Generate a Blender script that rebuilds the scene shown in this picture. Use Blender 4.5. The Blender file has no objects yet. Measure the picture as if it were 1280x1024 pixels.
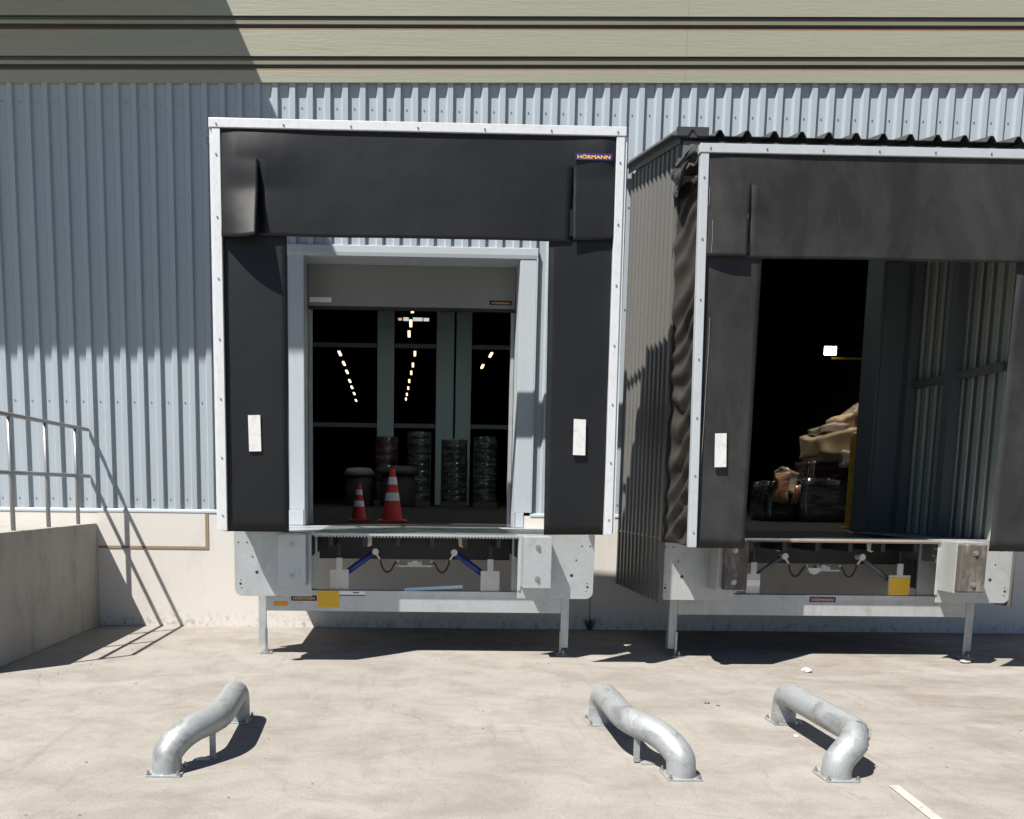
import bpy, bmesh, math, random
from mathutils import Vector, Matrix, noise
random.seed(7)
R = math.radians
scene = bpy.context.scene
col = scene.collection

# ------------------------------------------------------------------ camera, sky, sun, exposure
CAM = Vector((-0.0405, -10.2858, 1.5846))
F, PX, PY, PITCH, YAW, ROLL = 1105.17, 537.0, 751.92, 0.1236, 0.0220, 0.0126
right = Vector((math.cos(YAW), -math.sin(YAW), 0)); fw0 = Vector((math.sin(YAW), math.cos(YAW), 0)); zz = Vector((0, 0, 1))
fwd = fw0 * math.cos(PITCH) - zz * math.sin(PITCH); upv = zz * math.cos(PITCH) + fw0 * math.sin(PITCH)
cx_ = right * math.cos(ROLL) + upv * math.sin(ROLL); cy_ = upv * math.cos(ROLL) - right * math.sin(ROLL)
cam_d = bpy.data.cameras.new('camera'); cam = bpy.data.objects.new('camera', cam_d); col.objects.link(cam)
cam_d.sensor_width = 36; cam_d.lens = F / 1280 * 36
cam_d.shift_x = (640 - PX) / 1280; cam_d.shift_y = (PY - 512) / 1280
cam_d.clip_end = 2000; cam_d.clip_start = 0.05
m = Matrix((cx_, cy_, -fwd)).transposed().to_4x4(); m.translation = CAM; cam.matrix_world = m
scene.camera = cam

L = Vector((0.454, 0.42, -1.0)).normalized()            # the way the sunlight travels
w = bpy.data.worlds.new('World'); scene.world = w; w.use_nodes = True
wn = w.node_tree; bg = wn.nodes['Background']
sky = wn.nodes.new('ShaderNodeTexSky'); sky.sky_type = 'NISHITA'; sky.sun_disc = False
sky.sun_elevation = math.asin(-L.z); sky.sun_rotation = math.atan2(-L.x, -L.y)
sky.air_density = 0.55; sky.dust_density = 0.0; sky.ozone_density = 2.0
wn.links.new(sky.outputs[0], bg.inputs[0]); bg.inputs[1].default_value = 0.05
sun_d = bpy.data.lights.new('sun', 'SUN'); sun = bpy.data.objects.new('sun', sun_d); col.objects.link(sun)
sun_d.energy = 5.0; sun_d.angle = R(0.53); sun_d.color = (1.0, 0.955, 0.89)
sun.rotation_euler = L.to_track_quat('-Z', 'Y').to_euler(); sun.location = (-6, -8, 14)
scene.view_settings.view_transform = 'Standard'; scene.view_settings.look = 'None'
scene.view_settings.exposure = 0.97; scene.view_settings.gamma = 1.0; scene.view_settings.use_curve_mapping = False
scene.cycles.max_bounces = 8; scene.cycles.use_denoising = True; scene.cycles.sample_clamp_indirect = 6

# ------------------------------------------------------------------ materials
class NT:
    def __init__(s, name):
        s.m = bpy.data.materials.new(name); s.m.use_nodes = True; s.t = s.m.node_tree
        s.b = s.t.nodes['Principled BSDF']
    def n(s, typ, **kw):
        o = s.t.nodes.new(typ)
        for k, v in kw.items(): setattr(o, k, v)
        return o
    def l(s, a, b): s.t.links.new(a, b)
    def pos(s, scale=(1, 1, 1)):
        g = s.n('ShaderNodeNewGeometry'); mp = s.n('ShaderNodeMapping'); mp.inputs['Scale'].default_value = scale
        s.l(g.outputs['Position'], mp.inputs['Vector']); return mp.outputs[0]
    def noise(s, scale, detail=5, rough=.55, st=(1, 1, 1), dist=0):
        o = s.n('ShaderNodeTexNoise'); o.inputs['Scale'].default_value = scale; o.inputs['Detail'].default_value = detail
        o.inputs['Roughness'].default_value = rough; o.inputs['Distortion'].default_value = dist
        s.l(s.pos(st), o.inputs['Vector']); return o.outputs['Fac']
    def ramp(s, fac, stops):
        o = s.n('ShaderNodeValToRGB'); e = o.color_ramp.elements
        while len(e) < len(stops): e.new(.5)
        for i, (p, c) in enumerate(stops):
            e[i].position = p; e[i].color = (c, c, c, 1) if not hasattr(c, '__len__') else (*c, 1)
        s.l(fac, o.inputs[0]); return o.outputs[0]
    def mix(s, fac, a, b, mode='MIX'):
        o = s.n('ShaderNodeMix', data_type='RGBA', blend_type=mode)
        for sock, v in ((o.inputs[0], fac), (o.inputs[6], a), (o.inputs[7], b)):
            if hasattr(v, 'is_output'): s.l(v, sock)
            elif hasattr(v, '__len__'): sock.default_value = (*v, 1)
            else: sock.default_value = v
        return o.outputs[2]
    def bump(s, h, strength, dist=.01):
        o = s.n('ShaderNodeBump'); o.inputs['Strength'].default_value = strength; o.inputs['Distance'].default_value = dist
        s.l(h, o.inputs['Height'])
        if s.b.inputs['Normal'].is_linked: s.l(s.b.inputs['Normal'].links[0].from_socket, o.inputs['Normal'])
        s.l(o.outputs[0], s.b.inputs['Normal'])
    def out(s, c): s.l(c, s.b.inputs['Base Color'])

def mul(c, k): return tuple(x * k for x in c)
def mat(name, c, rough=.6, metal=0, var=.12, scale=2.5, bump=0, bscale=60, dirt=None, dscale=5, damt=.5, spec=.5, st=(1, 1, 1)):
    s = NT(name); f = s.noise(scale, 6, .6, st)
    base = s.mix(f, mul(c, 1 - var), mul(c, 1 + var))
    if dirt:
        d = s.ramp(s.noise(dscale, 8, .65, st), [(.48, 0), (.72, damt)]); base = s.mix(d, base, dirt)
    s.out(base); s.b.inputs['Metallic'].default_value = metal; s.b.inputs['Specular IOR Level'].default_value = spec
    rr = s.n('ShaderNodeMapRange'); rr.inputs['To Min'].default_value = max(.03, rough - .1); rr.inputs['To Max'].default_value = min(1, rough + .1)
    s.l(s.noise(scale * 4, 4), rr.inputs['Value']); s.l(rr.outputs[0], s.b.inputs['Roughness'])
    if bump: s.bump(s.noise(bscale, 5, .6, st), bump, .004)
    return s.m

def ground_mat():
    s = NT('yard_concrete')
    c = s.mix(s.ramp(s.noise(.5, 7, .6), [(.3, 0), (.7, 1)]), (.260, .243, .217), (.312, .296, .268))
    c = s.mix(s.ramp(s.noise(1.9, 9, .72, (1, 1.2, 1), .5), [(.43, 0), (.62, .65)]), c, (.188, .168, .143))
    c = s.mix(s.ramp(s.noise(1.0, 8, .7, (.8, 1.3, 1), .8), [(.52, 0), (.70, .55)]), c, (.335, .32, .30))
    c = s.mix(s.ramp(s.noise(2.4, 9, .75, (3.2, .35, 1), .4), [(.55, 0), (.70, .42)]), c, (.15, .135, .12))      # rubber smears along the drive direction
    c = s.mix(s.ramp(s.noise(5, 10, .78, (.9, 1.2, 1), .6), [(.58, 0), (.70, .6)]), c, (.13, .11, .09))
    c = s.mix(s.ramp(s.noise(70, 5, .8), [(.36, .5), (.5, 0)]), c, (.12, .108, .095))
    c = s.mix(s.ramp(s.noise(160, 3, .7), [(.58, 0), (.72, .5)]), c, (.36, .345, .325))
    # brown film of silt lying in front of the docks
    g = s.n('ShaderNodeNewGeometry'); sep = s.n('ShaderNodeSeparateXYZ'); s.l(g.outputs['Position'], sep.inputs[0])
    mr = s.n('ShaderNodeMapRange'); mr.inputs['From Min'].default_value = 1.0; mr.inputs['From Max'].default_value = 5.0; s.l(sep.outputs[0], mr.inputs['Value'])
    mt = s.n('ShaderNodeMath', operation='MULTIPLY'); s.l(mr.outputs[0], mt.inputs[0]); s.l(s.ramp(s.noise(1.6, 8, .7, (.6, 1.8, 1), .8), [(.42, 0), (.66, .6)]), mt.inputs[1])
    c = s.mix(mt.outputs[0], c, (.15, .122, .095))
    # fine cracks
    v = s.n('ShaderNodeTexVoronoi', feature='DISTANCE_TO_EDGE'); v.inputs['Scale'].default_value = .45
    nz = s.n('ShaderNodeTexNoise'); nz.inputs['Scale'].default_value = 3; nz.inputs['Detail'].default_value = 6
    ad = s.n('ShaderNodeMix', data_type='RGBA', blend_type='ADD'); ad.inputs[0].default_value = .25
    p = s.pos(); s.l(p, nz.inputs['Vector']); s.l(p, ad.inputs[6]); s.l(nz.outputs['Color'], ad.inputs[7]); s.l(ad.outputs[2], v.inputs['Vector'])
    crack = s.ramp(v.outputs['Distance'], [(0, 1), (.0025, 0)])
    cm = s.n('ShaderNodeMath', operation='MULTIPLY'); s.l(crack, cm.inputs[0]); s.l(s.ramp(s.noise(.8, 3), [(.5, 0), (.62, .38)]), cm.inputs[1])
    c = s.mix(cm.outputs[0], c, (.05, .042, .035))
    s.out(c); s.b.inputs['Roughness'].default_value = .88; s.b.inputs['Specular IOR Level'].default_value = .3
    s.bump(s.noise(90, 6, .7), .35, .004); s.bump(s.noise(9, 6, .6), .3, .01)
    return s.m

def plinth_mat():
    s = NT('plinth_render')
    c = s.mix(s.noise(1.2, 7, .6), (.535, .51, .475), (.61, .585, .545))
    c = s.mix(s.ramp(s.noise(3, 9, .72, (1, 1, .4)), [(.52, 0), (.75, .5)]), c, (.44, .40, .355))
    g = s.n('ShaderNodeNewGeometry'); sep = s.n('ShaderNodeSeparateXYZ'); s.l(g.outputs['Position'], sep.inputs[0])
    mr = s.n('ShaderNodeMapRange'); mr.inputs['From Min'].default_value = .22; mr.inputs['From Max'].default_value = .0; s.l(sep.outputs[2], mr.inputs['Value'])
    mt = s.n('ShaderNodeMath', operation='MULTIPLY'); s.l(mr.outputs[0], mt.inputs[0]); s.l(s.ramp(s.noise(16, 8, .75, (1, 1, .6)), [(.5, 0), (.62, .8)]), mt.inputs[1])
    c = s.mix(mt.outputs[0], c, (.22, .195, .17))                    # splashed soil low on the wall
    s.out(c); s.b.inputs['Roughness'].default_value = .9; s.bump(s.noise(70, 5), .25, .004); return s.m

def cladding_mat(name, c, rough=.5):
    s = NT(name)
    b = s.mix(s.noise(1.0, 5, .6, (2, 2, .4)), mul(c, .93), mul(c, 1.06))
    b = s.mix(s.ramp(s.noise(9, 7, .7, (2.5, 2.5, .25)), [(.55, 0), (.78, .28)]), b, mul(c, .62))
    oi = s.n('ShaderNodeObjectInfo'); b = s.mix(s.ramp(oi.outputs['Random'], [(0, 0), (1, .16)]), b, mul(c, .72))
    s.out(b); s.b.inputs['Roughness'].default_value = rough; s.b.inputs['Specular IOR Level'].default_value = .25
    s.bump(s.noise(3, 3, .5, (1, 1, .6)), .12, .02); return s.m

def galv_mat(name, c=(.50, .53, .54), rough=.42, metal=.55, dirt=.35):
    s = NT(name); v = s.n('ShaderNodeTexVoronoi'); v.inputs['Scale'].default_value = 55; s.l(s.pos((1, 1, .7)), v.inputs['Vector'])
    bw = s.n('ShaderNodeSeparateColor'); s.l(v.outputs['Color'], bw.inputs[0])
    b = s.mix(bw.outputs[0], mul(c, .93), mul(c, 1.06))
    b = s.mix(s.noise(3, 6, .6), mul(c, .82), b)
    b = s.mix(s.ramp(s.noise(9, 8, .7, (1, 1, .5)), [(.52, 0), (.72, dirt)]), b, (.27, .25, .22))
    s.out(b); s.b.inputs['Metallic'].default_value = metal
    rr = s.n('ShaderNodeMapRange'); rr.inputs['To Min'].default_value = rough - .1; rr.inputs['To Max'].default_value = rough + .16
    s.l(s.noise(7, 5), rr.inputs['Value']); s.l(rr.outputs[0], s.b.inputs['Roughness']); return s.m

def pipe_mat():
    s = NT('scraped_galvanised_pipe'); c = (.345, .365, .37)
    b = s.mix(s.noise(5, 6, .65), mul(c, .82), mul(c, 1.08))
    b = s.mix(s.ramp(s.noise(6, 9, .75, (1, .45, 1), .5), [(.52, 0), (.62, .7)]), b, (.17, .175, .175))      # tyre rubber
    b = s.mix(s.ramp(s.noise(22, 8, .7, (2, .3, 2)), [(.60, 0), (.66, .8)]), b, (.50, .51, .51))               # bare scrapes
    b = s.mix(s.ramp(s.noise(13, 8, .75), [(.63, 0), (.70, .8)]), b, (.17, .095, .05))                        # rust specks
    s.out(b); s.b.inputs['Metallic'].default_value = .4
    rr = s.n('ShaderNodeMapRange'); rr.inputs['To Min'].default_value = .38; rr.inputs['To Max'].default_value = .70
    s.l(s.noise(9, 7, .7), rr.inputs['Value']); s.l(rr.outputs[0], s.b.inputs['Roughness']); s.bump(s.noise(18, 6, .6), .18, .006); return s.m

def rubber_mat(name, c, dust, damt, rough=.55):
    s = NT(name)
    b = s.mix(s.noise(2.5, 6, .6), mul(c, .8), mul(c, 1.2))
    b = s.mix(s.ramp(s.noise(1.6, 7, .65, (1, 1, .5), .5), [(.4, 0), (.72, damt)]), b, dust)
    b = s.mix(s.ramp(s.noise(14, 8, .75, (1.6, 1, .2)), [(.6, 0), (.76, damt * .8)]), b, dust)
    s.out(b); s.b.inputs['Roughness'].default_value = rough; s.b.inputs['Specular IOR Level'].default_value = .33
    w_ = s.n('ShaderNodeTexWave'); w_.inputs['Scale'].default_value = 90; s.l(s.pos(), w_.inputs['Vector'])
    s.bump(w_.outputs['Fac'], .04, .002); s.bump(s.noise(1.6, 3, .45), .3, .06); return s.m

def fascia_mat():
    s = NT('cream_embossed_steel')
    c = s.mix(s.noise(.8, 5, .6, (.4, 1, 3)), (.240, .240, .180), (.305, .305, .240))
    c = s.mix(s.ramp(s.noise(5, 7, .7, (.15, 1, 3)), [(.55, 0), (.72, .35)]), c, (.22, .19, .145))
    s.out(c); s.b.inputs['Roughness'].default_value = .36
    s.bump(s.noise(26, 6, .65, (.12, 1, 1.4), .8), .5, .006); return s.m

def film_mat(name, c):
    s = NT(name); c2 = s.mix(s.ramp(s.noise(2.2, 4, .5, (1, 1, 5), .6), [(.45, 0), (.70, .4)]), c, mul((.5, .58, .58), .4)); s.out(c2)  # pale streaks mixed into the colour as highlights on the film
    s.b.inputs['Roughness'].default_value = .22; s.b.inputs['Coat Weight'].default_value = .6
    s.bump(s.noise(4, 3, .5, (1, 1, 5), .8), .4, .03); return s.m

def emit(name, c, k):
    s = NT(name); s.b.inputs['Base Color'].default_value = (*c, 1); s.b.inputs['Emission Color'].default_value = (*c, 1); s.b.inputs['Emission Strength'].default_value = k; return s.m

M = dict(
    ground=ground_mat(), plinth=plinth_mat(), clad=cladding_mat('blue_grey_cladding', (.33, .375, .41), .42),
    trim=cladding_mat('blue_grey_trim', (.42, .465, .50), .42), fascia=fascia_mat(),
    fascia2=mat('brownish_cream_steel', (.27, .235, .165), .5, var=.2, scale=3, st=(.2, 1, 2)), groove=mat('groove_dark_paint', (.06, .072, .062), .4, var=.3, scale=2, st=(.3, 1, 3)), rust=mat('rust_line', (.17, .085, .04), .8, var=.3, scale=8),
    darkclad=cladding_mat('anthracite_cladding', (.115, .112, .105), .45), darkroof=cladding_mat('anthracite_roof_sheet', (.05, .05, .052), .4),
    rubber=rubber_mat('black_flap_rubber', (.0052, .0062, .0078), (.02, .021, .021), .22, .47),
    dusty=rubber_mat('dusty_flap_rubber', (.0105, .0108, .0116), (.046, .046, .047), .7, .62),
    tarp=mat('brown_black_tarpaulin', (.036, .033, .029), .42, var=.2, scale=5, bump=.2, bscale=300),
    alu=mat('white_aluminium_profile', (.60, .62, .635), .38, .15, .06, 5, dirt=(.38, .37, .36), dscale=30, damt=.35, st=(1, 1, .5)),
    alu2=mat('grey_white_aluminium_profile', (.46, .49, .51), .38, .2, .06, 5, dirt=(.4, .4, .4), dscale=12, damt=.4),
    screw=mat('screw_zinc', (.35, .36, .37), .35, .8), galv=galv_mat('galvanised_steel'), galv2=galv_mat('weathered_galvanised_steel', (.45, .465, .46), .5, .4, .6),
    steel=pipe_mat(),
    black=mat('black_painted_steel', (.02, .02, .022), .55), deckdark=mat('sooty_deck_rubber', (.022, .021, .020), .95, spec=.06), deck=mat('deck_steel', (.20, .21, .215), .45, .6, .2, 6, dirt=(.1, .085, .07), damt=.6),
    blue=mat('blue_lacquer', (.012, .03, .19), .35, var=.15), grey=mat('grey_lacquer', (.10, .105, .11), .5), hose=mat('hose_rubber', (.014, .014, .015), .45),
    paddle=mat('grey_primer', (.56, .55, .52), .6, var=.08, dirt=(.36, .34, .3), damt=.4), pale=mat('pale_blue_plastic', (.42, .60, .70), .4),
    yellow=mat('yellow_sticker', (.72, .43, .02), .5, var=.08), orange=mat('orange_sticker', (.70, .28, .02), .5),
    white=mat('white_sticker', (.82, .82, .80), .45, var=.04), navy=mat('navy_print', (.02, .024, .12), .4, var=.05), navy2=mat('dark_navy_print', (.012, .013, .04), .45, var=.05),
    lettering=mat('orange_print', (.85, .42, .10), .45, var=.05), pallet_print=mat('black_print', (.02, .02, .02), .5),
    reflector=mat('white_reflective_marker', (.60, .60, .59), .45, var=.06, dirt=(.36, .35, .33), dscale=22, damt=.5),
    bumperwood=mat('worn_brown_bumper', (.085, .073, .062), .85, var=.35, scale=8, bump=.6, bscale=40, dirt=(.30, .29, .275), dscale=7, damt=.7, st=(1.5, 1, .5)),
    scuff=mat('pale_scuff', (.22, .22, .215), .9), palletwood=mat('dark_pallet_wood', (.06, .045, .03), .85, var=.25, scale=12), wood=mat('brown_timber', (.25, .18, .115), .8, var=.25, scale=12),
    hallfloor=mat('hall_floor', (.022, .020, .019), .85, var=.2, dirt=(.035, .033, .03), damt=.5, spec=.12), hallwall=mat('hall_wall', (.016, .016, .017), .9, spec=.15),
    column=cladding_mat('hall_column_paint', (.30, .36, .38), .5), doorpanel=mat('grey_door_panel', (.235, .24, .232), .5, var=.05),
    cone=mat('orange_red_cone_plastic', (.62, .04, .022), .55, var=.12, scale=8, dirt=(.16, .05, .04), dscale=16, damt=.7), conewhite=mat('cone_reflective_band', (.72, .74, .74), .4, var=.06, dirt=(.4, .4, .4), damt=.4),
    film=film_mat('dark_stretch_film', (.026, .026, .028)), film2=film_mat('maroon_stretch_film', (.06, .025, .025)), cloth=mat('pale_cover_cloth', (.14, .135, .115), .8),
    darkcover=mat('dark_grey_cover', (.03, .027, .028), .7), carton=mat('brown_cardboard', (.46, .33, .20), .85, var=.15), filmclear=film_mat('wrapped_cardboard_film', (.42, .34, .25)),
    bollard=mat('bollard_yellow', (.70, .42, .04), .5, dirt=(.25, .15, .05), damt=.4), liner=cladding_mat('green_grey_liner_sheet', (.30, .345, .315), .5),
    postpaint=cladding_mat('blue_grey_post', (.105, .125, .138), .5), landing=mat('landing_concrete', (.33, .315, .285), .9, var=.22, scale=1.6, bump=.4, dirt=(.16, .145, .125), dscale=3.5, damt=.6, st=(1, 1, .45)),
    rail=mat('railing_steel', (.28, .29, .30), .45, .5), leaf=mat('weed_green', (.055, .085, .025), .6, var=.35, scale=30), paper=mat('white_paper', (.55, .54, .52), .8, var=.05),
    stone=mat('dark_grit', (.16, .14, .12), .9, var=.3), paint=mat('worn_white_road_paint', (.40, .385, .355), .8, var=.08, scale=12, dirt=(.26, .24, .21), dscale=22, damt=.9),
    lampwarm=emit('warm_lamp_glow', (1.0, .74, .42), 1.4), lampcool=emit('cool_lamp_glow', (.84, 1.0, .97), 11), lampadded=emit('added_lamp_glow', (1.0, .95, .86), 55), lampdim=emit('dim_lamp_glow', (.9, 1, .95), .3), lampred=emit('amber_lamp_glow', (1, .5, .3), .35),
    orangewrap=film_mat('orange_brown_film', (.40, .20, .10)),
)

# ------------------------------------------------------------------ mesh helpers
class MB:
    def __init__(s): s.bm = bmesh.new()
    def face(s, pts, mi=0):
        f = s.bm.faces.new([s.bm.verts.new(p) for p in pts]); f.material_index = mi; return f
    def box(s, x0, x1, y0, y1, z0, z1, mi=0):
        v = [s.bm.verts.new(p) for p in ((x0, y0, z0), (x1, y0, z0), (x1, y1, z0), (x0, y1, z0), (x0, y0, z1), (x1, y0, z1), (x1, y1, z1), (x0, y1, z1))]
        for q in ((3, 2, 1, 0), (4, 5, 6, 7), (0, 1, 5, 4), (1, 2, 6, 5), (2, 3, 7, 6), (3, 0, 4, 7)):
            s.bm.faces.new([v[i] for i in q]).material_index = mi
        return s
    def prism(s, poly, axis, a, b, mi=0):
        """polygon in the two other axes (order x,y,z without axis), extruded from a to b"""
        def P(p, t): q = list(p); q.insert(axis, t); return q
        A = [s.bm.verts.new(P(p, a)) for p in poly]; B = [s.bm.verts.new(P(p, b)) for p in poly]; n = len(poly)
        fs = [s.bm.faces.new(A), s.bm.faces.new(B[::-1])] + [s.bm.faces.new((A[i], B[i], B[(i + 1) % n], A[(i + 1) % n])) for i in range(n)]
        for f in fs: f.material_index = mi
        return s
    def tube(s, path, r, n=12, mi=0, cap=True, rfun=None):
        path = [Vector(p) for p in path]; rings = []; prev = None
        for i, p in enumerate(path):
            t = (path[min(i + 1, len(path) - 1)] - path[max(i - 1, 0)]).normalized()
            if prev is None:
                a = t.cross(Vector((0, 0, 1)));
                if a.length < .01: a = t.cross(Vector((1, 0, 0)))
                a.normalize()
            else:
                a = (prev - t * prev.dot(t)).normalized()
            prev = a; b = t.cross(a); rr = rfun(i / (len(path) - 1)) * r if rfun else r
            rings.append([s.bm.verts.new(p + (a * math.cos(2 * math.pi * k / n) + b * math.sin(2 * math.pi * k / n)) * rr) for k in range(n)])
        for A, B in zip(rings, rings[1:]):
            for k in range(n): s.bm.faces.new((A[k], A[(k + 1) % n], B[(k + 1) % n], B[k])).material_index = mi
        if cap: s.bm.faces.new(rings[0][::-1]).material_index = mi; s.bm.faces.new(rings[-1]).material_index = mi
        return s
    def cyl(s, p0, p1, r, n=12, mi=0): return s.tube([p0, p1], r, n, mi)
    def bar(s, p0, p1, w_, h, mi=0):
        p0, p1 = Vector(p0), Vector(p1); t = (p1 - p0).normalized(); a = t.cross(Vector((0, 0, 1)))
        if a.length < .01: a = Vector((1, 0, 0))
        a.normalize(); b = a.cross(t); o = []
        for p in (p0, p1): o.append([s.bm.verts.new(p + a * sx * w_ / 2 + b * sy * h / 2) for sx, sy in ((-1, -1), (1, -1), (1, 1), (-1, 1))])
        for k in range(4): s.bm.faces.new((o[0][k], o[0][(k + 1) % 4], o[1][(k + 1) % 4], o[1][k])).material_index = mi
        s.bm.faces.new(o[0][::-1]).material_index = mi; s.bm.faces.new(o[1]).material_index = mi; return s
    def grid(s, fn, nu, nv, mi=0):
        v = [[s.bm.verts.new(fn(i / nu, j / nv)) for j in range(nv + 1)] for i in range(nu + 1)]
        for i in range(nu):
            for j in range(nv): s.bm.faces.new((v[i][j], v[i + 1][j], v[i + 1][j + 1], v[i][j + 1])).material_index = mi
        return s
    def lathe(s, c, prof, n=20, mi=0, wob=0, seed=0):
        rings = []
        for r, z in prof:
            ring = []
            for k in range(n):
                a = 2 * math.pi * k / n; q = r * (1 + wob * noise.noise(Vector((math.cos(a) * 2 + seed, math.sin(a) * 2, z * 6))))
                ring.append(s.bm.verts.new((c[0] + math.cos(a) * q, c[1] + math.sin(a) * q, c[2] + z)))
            rings.append(ring)
        for A, B in zip(rings, rings[1:]):
            for k in range(n): s.bm.faces.new((A[k], A[(k + 1) % n], B[(k + 1) % n], B[k])).material_index = mi
        s.bm.faces.new(rings[0][::-1]).material_index = mi; s.bm.faces.new(rings[-1]).material_index = mi; return s
    def text(s, body, x, y, z, width, height, mi=1):
        """lettering that faces the yard (-Y), lower left corner at x,z"""
        c = bpy.data.curves.new('lettering', 'FONT'); c.body = body; c.size = 1; c.offset = .018; c.resolution_u = 2
        o = bpy.data.objects.new('lettering', c); col.objects.link(o); dg = bpy.context.evaluated_depsgraph_get()
        me = bpy.data.meshes.new_from_object(o.evaluated_get(dg)); bpy.data.objects.remove(o)
        xs = [v.co.x for v in me.vertices]; ys = [v.co.y for v in me.vertices]
        kx = width / (max(xs) - min(xs)); ky = height / (max(ys) - min(ys)); mnx, mny = min(xs), min(ys)
        vs = [s.bm.verts.new((x + (v.co.x - mnx) * kx, y, z + (v.co.y - mny) * ky)) for v in me.vertices]
        for p in me.polygons:
            try: s.bm.faces.new([vs[i] for i in p.vertices]).material_index = mi
            except ValueError: pass
        bpy.data.meshes.remove(me); return s
    def build(s, name, mats, parent=None, smooth=False, bevel=0, solid=0, recalc=True):
        if recalc: bmesh.ops.recalc_face_normals(s.bm, faces=s.bm.faces)
        if isinstance(mats, str): mats = [mats]
        xs = [v.co for v in s.bm.verts]
        o_ = Vector(((min(c.x for c in xs) + max(c.x for c in xs)) / 2, (min(c.y for c in xs) + max(c.y for c in xs)) / 2, min(c.z for c in xs)))
        bmesh.ops.translate(s.bm, verts=s.bm.verts, vec=-o_)
        me = bpy.data.meshes.new(name); s.bm.to_mesh(me); s.bm.free()
        for k in mats: me.materials.append(M[k])
        if smooth:
            for p in me.polygons: p.use_smooth = True
        o = bpy.data.objects.new(name, me); col.objects.link(o)
        attach(o, o_, parent)
        if solid: md = o.modifiers.new('thickness', 'SOLIDIFY'); md.thickness = solid
        if bevel:
            md = o.modifiers.new('bevel', 'BEVEL'); md.width = bevel; md.segments = 2; md.limit_method = 'ANGLE'; md.angle_limit = R(40)
        if smooth and bevel == 0 and solid == 0: pass
        return o
WL = {}
def attach(o, world, parent):
    WL[o.name] = Vector(world)
    if parent: o.parent = parent; o.location = Vector(world) - WL[parent.name]
    else: o.location = world
def tag(o, label, cat, group=None):
    o['label'] = label; o['category'] = cat
    if group: o['group'] = group
    return o
def thing(name, loc, label, cat, group=None):
    o = bpy.data.objects.new(name, None); o.empty_display_size = .2; col.objects.link(o); attach(o, Vector(loc), None)
    return tag(o, label, cat, group)
def kind(o, k): o['kind'] = k; return o
def spline(pts, n=8):
    """Catmull-Rom through pts"""
    P = [Vector(p) for p in pts]; P = [P[0] * 2 - P[1]] + P + [P[-1] * 2 - P[-2]]; out = []
    for i in range(1, len(P) - 2):
        for k in range(n):
            t = k / n; a, b, c, d = P[i - 1:i + 3]
            out.append(.5 * ((2 * b) + (c - a) * t + (2 * a - 5 * b + 4 * c - d) * t * t + (3 * b - a - 3 * c + d) * t ** 3))
    out.append(P[-2]); return out
def hexbolt(mb, x, y, z, r, h=.012, axis='y', mi=0):
    d = Vector((0, -h, 0)) if axis == 'y' else Vector((0, 0, h))
    p = Vector((x, y, z)); mb.tube([p, p + d], r, 6, mi)

# ------------------------------------------------------------------ ground
DOORS = [(-1.265, 1.155), (2.83, 5.255)]
HEADS = [4.165, 4.72]
SILL = 1.18
g = MB()
n = 60
def gz(x, y): return .0
xs_ = [-120, -60, -30, -15] + [-10 + i * 1.0 for i in range(21)] + [15, 30, 60, 120]
ys_ = [-150, -60, -30, -16] + [-12 + i * 1.0 for i in range(13)] + [.3]
vv = [[g.bm.verts.new((x, y, 0)) for y in ys_] for x in xs_]
for i in range(len(xs_) - 1):
    for j in range(len(ys_) - 1): g.bm.faces.new((vv[i][j], vv[i + 1][j], vv[i + 1][j + 1], vv[i][j + 1]))
kind(g.build('ground', 'ground'), 'structure')
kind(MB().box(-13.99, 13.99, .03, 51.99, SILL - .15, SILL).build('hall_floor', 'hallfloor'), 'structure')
kind(MB().prism([(2.612, -5.62), (2.668, -5.62), (2.585, -6.3), (2.44, -8.0), (2.38, -8.0), (2.525, -6.3)], 2, .004, .007).build('painted_road_line', 'paint'), 'structure')

# ------------------------------------------------------------------ the warehouse
wh = thing('warehouse', (0, .2, 0), 'blue-grey corrugated warehouse with cream rendered base and cream banded upper facade', 'building')
for a, b, top in ((-14, DOORS[0][0] - .02, 1.32), (DOORS[0][0] - .02, DOORS[0][1] + .02, SILL - .003), (DOORS[0][1] + .02, DOORS[1][0] - .02, 1.32), (DOORS[1][0] - .02, DOORS[1][1] + .02, SILL - .003), (DOORS[1][1] + .02, 14, 1.32)):
    MB().box(a, b, -.068, .3, -.2, top).build('concrete_base', 'plinth', wh)
# framed patch in the base, left
MB().box(-3.62, -2.40, -.071, -.05, .925, 1.30).build('base_patch', 'plinth', wh)
MB().box(-2.398, -2.362, -.075, -.05, .895, 1.303).build('patch_edging', 'wood', wh)
MB().box(-3.62, -2.398, -.075, -.05, .895, .923).build('patch_edging', 'wood', wh)
MB().box(2.056, 2.064, -.072, -.05, .0, .62).build('wall_joint', 'pallet_print', wh)
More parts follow.
